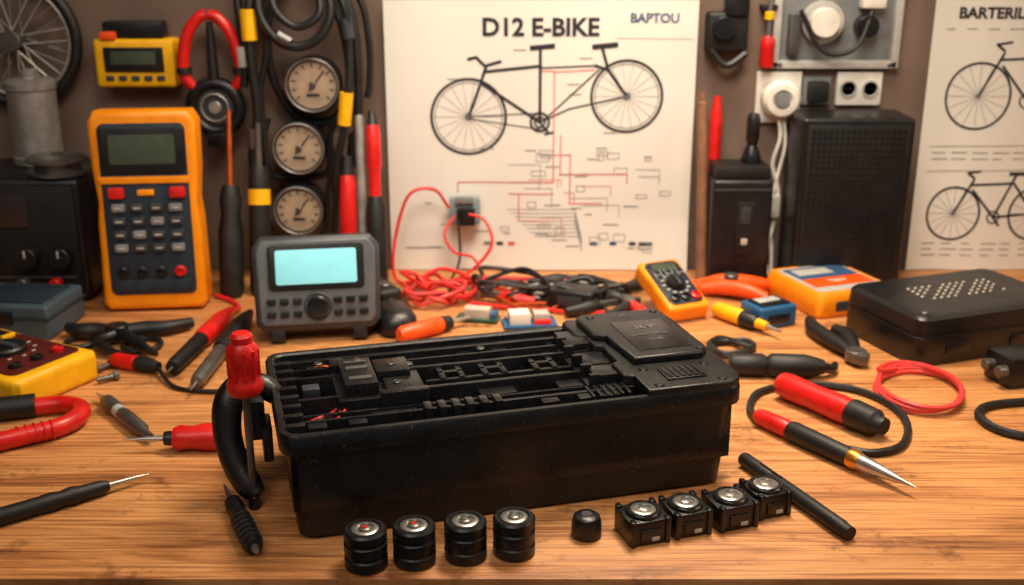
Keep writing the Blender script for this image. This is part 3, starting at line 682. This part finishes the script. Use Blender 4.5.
# ------------------------------------------------------------------ table clutter centre: one mass of tangled leads
o = Obj('wire_tangle')
o.tube([(-.083, 1.401, .092), (-.10, 1.39, .118), (-.13, 1.385, .115), (-.146, 1.38, .08), (-.154, 1.37, .035), (-.150, 1.36, .006), (-.12, 1.33, .006), (-.09, 1.30, .006)], .0022, REDW, n=6)
o.tube([(-.056, 1.392, .085), (-.035, 1.385, .078), (-.026, 1.37, .050), (-.05, 1.36, .020), (-.080, 1.35, .006), (-.11, 1.34, .006), (-.135, 1.31, .006)], .0022, REDW, n=6)
o.tube([(-.075, 1.392, .082), (-.088, 1.380, .062), (-.075, 1.37, .040), (-.05, 1.36, .035), (-.040, 1.35, .012), (-.06, 1.33, .006)], .0018, REDW, n=6)
o.tube([(-.070, 1.388, .078), (-.068, 1.37, .03), (-.08, 1.34, .006), (-.07, 1.29, .006)], .0018, BLKM, n=6)
def tangle(cx, cy, rx, ry, n, r, m, seed, zmax=.02, turns=3):
    rnd = random.Random(seed); pts = []
    for i in range(n):
        a = 2*math.pi*turns*i/n+rnd.uniform(-.3, .3); q = rnd.uniform(.55, 1)
        pts.append((cx+rx*q*math.cos(a), cy+ry*q*math.sin(a), r+rnd.uniform(0, zmax)))
    pts[0] = (pts[0][0], pts[0][1], r); o.tube(pts, r, m, n=7, sub=6)
tangle(-.085, 1.31, .055, .05, 26, .0026, REDW, 1, .03)
tangle(-.10, 1.285, .045, .035, 20, .0024, PINK, 2, .02)
tangle(.0, 1.30, .06, .035, 22, .0028, BLKM, 3, .03)
tangle(.075, 1.28, .05, .035, 18, .003, BLKM, 4, .025)
tangle(.03, 1.265, .05, .025, 12, .0018, COPPER, 5, .015)
tangle(.11, 1.315, .05, .03, 14, .0032, BLKM, 9, .02)
tangle(.02, 1.33, .08, .03, 12, .0022, REDW, 10, .012, 2)
tangle(.13, 1.25, .03, .025, 12, .0024, BLKM, 12, .012, 2)
tangle(.05, 1.30, .07, .03, 12, .0020, LGREY, 13, .015, 2)
o.tube([(-.05, 1.27, .004), (-.01, 1.255, .004), (.03, 1.250, .004), (.065, 1.235, .004), (.085, 1.232, .004), (.11, 1.235, .004)], .0026, REDW)
for x, y, a, L in ((.095, 1.238, 25, .07), (.125, 1.275, -30, .07), (.06, 1.345, 10, .08), (.165, 1.335, 40, .06), (-.005, 1.272, 160, .07)):
    M_ = TR(x, y, .009) @ R(0, 0, a)
    o.tube([tuple(M_ @ Vector(q)) for q in ((-L/2, 0, 0), (-L*.2, 0, 0), (0, 0, .001), (L*.2, 0, 0))], [.005, .008, .0085, .005], RED if a == 160 else BLKM, n=10)
    o.prism([(0, -.005), (L*.5, -.001), (L*.5, .001), (0, .005)], -.002, .006, DSTEEL, .0008, M_)
o.done()
o = Obj('coiled_cable'); tangle(.235, 1.115, .030, .032, 14, .0036, BLKM, 6, .004, 2); o.done()
o = Obj('computer_mouse', (-.135, 1.190, 0), (0, 0, 20))
o.loft([rrect(.022*k1, .036*k1, .018*k1, z) for k1, z in ((.9, 0), (1, .004), (1, .012), (.93, .020), (.75, .026), (.45, .029))], BLK); o.box((0, .018, .027), (.004, .012, .006), GRAF, .001, rot=(-18, 0, 0)); o.done()
o = Obj('clamp_tool', (-.158, 1.262, 0), (0, 0, 30)); o.box((0, 0, .016), (.03, .06, .03), BLKM, .006, seg=3); o.box((0, .038, .014), (.018, .025, .02), BLK, .003); o.cyl((0, -.01, .03), .009, .005, DSTEEL); o.done()
o = Obj('stubby_screwdriver'); o.stick((-.125, 1.140, .010), (-.050, 1.200, .010), [(ORR, [(0, .007), (.05, .0095), (.55, .010), (.60, .008)]), (BLKM, [(.60, .009), (.72, .008)]), (STEEL, [(.72, .003), (1, .002)])]); o.done()
o = Obj('relay_module', (.020, 1.200, 0), (0, 0, 8)); o.box((0, 0, .003), (.062, .032, .003), BLUE, .0004); o.box((-.012, 0, .011), (.024, .022, .014), WHT, .001); o.box((.014, .003, .010), (.018, .018, .011), LGREY, .001); o.box((.014, -.011, .007), (.02, .005, .006), REDW, .0005)
o.box((0, 0, .001), (.05, .024, .002), BLKM, 0)
for i in range(5): o.cyl((-.026+i*.013, .013, .004), .002, .005, STEEL, n=10)
o.done()
o = Obj('relay_module', (-.040, 1.218, 0), (0, 0, -12)); o.box((0, 0, .003), (.05, .022, .003), mat('pcb_green', (40, 80, 60), .4), .0004); o.box((0, 0, .010), (.03, .016, .012), LABEL, .001); o.box((.02, 0, .008), (.006, .018, .008), BLUE, .0006); o.box((0, 0, .001), (.04, .018, .002), BLKM, 0); o.done()
o = Obj('adapter_block', (.075, 1.262, 0), (0, 0, -20)); o.box((0, 0, .013), (.055, .034, .026), BLK, .004, seg=3); o.box((0, -.018, .014), (.03, .001, .012), GRAF, .0003); o.done()
o = Obj('long_nose_pliers')
o.tube([(.100, 1.190, .009), (.118, 1.205, .010), (.135, 1.235, .010), (.140, 1.250, .010)], [.005, .0075, .0075, .005], BLKM, n=10)
o.tube([(.140, 1.185, .009), (.152, 1.205, .010), (.146, 1.235, .010), (.141, 1.250, .010)], [.005, .0075, .0075, .005], RED, n=10)
o.cyl((.141, 1.252, .004), .008, .012, DSTEEL); o.done()

o = Obj('orange_spring_clamp', (.280, 1.302, 0), (0, 0, -15))
o.tube([(-.045, .012, .012), (-.015, .008, .018), (.020, .016, .016), (.044, .028, .010)], [.006, .010, .009, .006], ORR, n=12)
o.tube([(-.045, -.006, .010), (-.015, -.004, .014), (.016, -.012, .014), (.038, -.020, .009)], [.006, .010, .009, .006], ORR, n=12)
o.cyl((-.008, .002, .004), .009, .026, DSTEEL); o.tube([(-.045, .012, .012), (-.058, .004, .01), (-.045, -.006, .010)], .006, ORR); o.done()
o = Obj('battery_tester', (.298, 1.208, 0), (0, 0, 25)); o.box((0, 0, .013), (.052, .040, .026), BLUE, .004, seg=3); o.box((0, 0, .0265), (.040, .028, .002), BLK, .0006); o.box((0, .004, .0278), (.030, .014, .001), LGREY, .0003); o.box((0, -.0205, .012), (.03, .002, .01), BLK, .0006); o.done()
o = Obj('phillips_screwdriver'); o.stick((.240, 1.232, .0105), (.300, 1.150, .0105), [(YEL, [(0, .006), (.04, .009), (.40, .0095), (.44, .008)]), (BLKM, [(.44, .0095), (.62, .009), (.66, .006)]), (YEL, [(.66, .006), (.8, .005)]), (STEEL, [(.8, .003), (1, .0015)])]); o.done()

# ------------------------------------------------------------------ right-hand wall gear
o = Obj('loudspeaker', (.425, 1.378, 0), (0, 0, 0))
o.box((0, 0, .109), (.138, .080, .218), BLK, .005, seg=3); o.box((0, -.0405, .109), (.126, .004, .202), BLKM, .002)
for i in range(17):
    for j in range(26): o.box((-.056+i*.007, -.0428, .015+j*.0075), (.0042, .0010, .0042), BLK, 0, rot=(0, 45, 0))
o.done()
o = Obj('charger_dock', (.289, 1.375, 0))
o.box((0, 0, .070), (.076, .064, .140), BLK, .005, seg=3); o.box((0, .002, .148), (.070, .056, .016), BLKM, .004); o.box((.004, -.033, .078), (.022, .004, .070), BLKM, .002); o.box((.004, -.0355, .096), (.012, .003, .022), GRAF, .001)
o.box((.004, -.0355, .062), (.008, .002, .008), LABEL, .0006); o.box((0, -.031, .128), (.072, .004, .003), GRAF, .0005); o.done()
o = Obj('black_screwdriver', (.304, 1.380, .156)); o.lathe([(0, 0), (.012, 0), (.013, .003), (.010, .014), (.006, .022), (.0085, .030), (.0085, .056), (.006, .062), (0, .063)], BLK); o.done()
o = Obj('wall_socket', (.343, 1.430, .232))
o.box((0, -.004, 0), (.058, .008, .066), WHT, .003, seg=3); o.lathe([(0, 0), (.024, 0), (.024, .022), (.020, .027), (.013, .028), (.011, .024), (0, .024)], WHT, TR(0, -.006, 0) @ R(90, 0, 0), 36)
o.lathe([(0, 0), (.010, 0), (.009, .004), (0, .004)], GREY, TR(0, -.031, 0) @ R(90, 0, 0), 24)
o.tube([(0, -.018, -.024), (.002, -.025, -.05), (-.004, -.02, -.085), (.006, -.018, -.12), (.004, -.02, -.155), (-.002, -.025, -.185), (-.006, -.03, -.21), (-.004, -.038, -.229)], .0026, WHT, n=8)
o.tube([(.006, -.018, -.02), (.010, -.02, -.06), (.004, -.018, -.10), (-.004, -.02, -.15), (.002, -.02, -.19), (.002, -.03, -.229)], .0022, WHT, n=8)
o.box((-.001, -.022, -.140), (.018, .014, .03), LGREY, .003); o.done()
o = Obj('wall_plug', (.392, 1.430, .240)); o.box((0, -.003, 0), (.036, .006, .036), GREY, .002); o.box((0, -.013, 0), (.026, .018, .026), BLKM, .004); o.done()
o = Obj('double_wall_socket', (.446, 1.430, .243)); o.box((0, -.004, 0), (.058, .008, .042), WHT, .002)
for x in (-.014, .014): o.lathe([(0, 0), (.011, 0), (.011, .003), (.009, .003), (.0085, .001), (0, .001)], LGREY, TR(x, -.007, 0) @ R(90, 0, 0), 24); o.cyl((x-.003, -.008, 0), .0013, .001, BLK, rot=(90, 0, 0)); o.cyl((x+.003, -.008, 0), .0013, .001, BLK, rot=(90, 0, 0))
o.done()
o = Obj('instrument_panel', (.410, 1.430, .322))
for d_, c_ in (((.160, .012, .010), (0, -.008, -.048)), ((.160, .012, .010), (0, -.008, .056)), ((.010, .012, .114), (-.076, -.008, .004)), ((.010, .012, .114), (.076, -.008, .004))): o.box(c_, d_, LGREY, .002)
o.box((0, -.003, .004), (.152, .004, .104), GREY, .001)
o.cyl((-.02, -.005, .005), .026, .014, LGREY, rot=(90, 0, 0), n=32); o.cyl((-.02, -.018, .005), .018, .012, WHT, rot=(90, 0, 0)); o.cyl((.035, -.005, .0), .014, .02, BLK, rot=(90, 0, 0)); o.box((.04, -.015, .03), (.03, .02, .016), WHT, .003)
o.box((-.055, -.012, -.01), (.014, .016, .05), DSTEEL, .002); o.tube([(-.05, -.02, .02), (-.02, -.03, -.03), (.02, -.03, -.025), (.04, -.02, .02)], .003, BLKM)
for x in (-.07, .07):
    for z in (-.048, .056): o.cyl((x, -.013, z), .003, .003, DSTEEL, rot=(90, 0, 0), n=10)
o.done()
o = Obj('wall_bracket_clip', (.270, 1.430, .315)); o.box((0, -.012, 0), (.052, .024, .050), BLKM, .006, seg=3); o.cyl((-.006, -.022, .006), .014, .014, BLK, rot=(90, 0, 0)); o.tube([(-.02, -.02, -.022), (.0, -.025, -.040), (.024, -.022, -.026)], .005, BLK); o.box((.01, -.02, .035), (.03, .02, .03), BLK, .004); o.done()
o = Obj('hanging_screwdriver', (.322, 1.412, .270)); o.lathe([(0, 0), (.0075, .001), (.0095, .006), (.0088, .028), (.0095, .034), (.006, .040), (0, .040)], RED); o.lathe([(0, .039), (.003, .039), (.0028, .09), (0, .09)], STEEL); o.cyl((0, 0, .060), .006, .010, YEL); o.box((0, .009, .075), (.02, .018, .006), BLKM, .001); o.done()
o = Obj('trim_1', (0, 1.424, .46)); o.box((0, 0, 0), (2.0, .02, .03), mat('shelf_rail', (70, 58, 50), .6), .002); o.done()

# ------------------------------------------------------------------ lights
def area(name, loc, tgt, sx, sy, power, col, spread=180):
    l = bpy.data.lights.new(name, 'AREA'); l.shape = 'RECTANGLE'; l.size = sx; l.size_y = sy; l.energy = power; l.color = col; l.spread = math.radians(spread)
    ob = bpy.data.objects.new(name, l); sc.collection.objects.link(ob); ob.location = loc
    ob.rotation_euler = (Vector(tgt)-Vector(loc)).to_track_quat('-Z', 'Y').to_euler()
area('bench_ceiling_lamp', (.20, 1.10, T+1.0), (.12, 1.02, T), .45, .25, 6.6, (1, .83, .63), 110)
area('wall_wash_fill', (.05, .55, T+1.0), (.05, 1.42, T+.14), .5, .3, 2.3, (1, .90, .77), 85)  # unseen fill, added to brighten the poster and back wall
area('room_fill_light', (-.5, -.4, T+1.5), (0, 1.1, T), 1.2, .8, 9.5, (1, .90, .80))  # broad unseen fill added above and behind the camera, no ceiling fixture
area('side_light', (1.4, .7, T+.8), (.2, 1.0, T), .4, .4, 4.5, (1, .76, .52))  # unseen warm area light from the right
w = bpy.data.worlds.new('World'); sc.world = w; w.use_nodes = True
w.node_tree.nodes['Background'].inputs[0].default_value = (.9, .8, .7, 1); w.node_tree.nodes['Background'].inputs[1].default_value = .15

# ------------------------------------------------------------------ camera
cd = bpy.data.cameras.new('Camera'); cam = bpy.data.objects.new('Camera', cd); sc.collection.objects.link(cam); sc.camera = cam
cam.location = (0, 0, T+.43); cam.rotation_euler = (math.radians(72), 0, 0)
cd.sensor_width = 36; cd.lens = 1098/1024*36; cd.clip_start = .01
cd.dof.use_dof = True; cd.dof.focus_distance = .84; cd.dof.aperture_fstop = 6.5
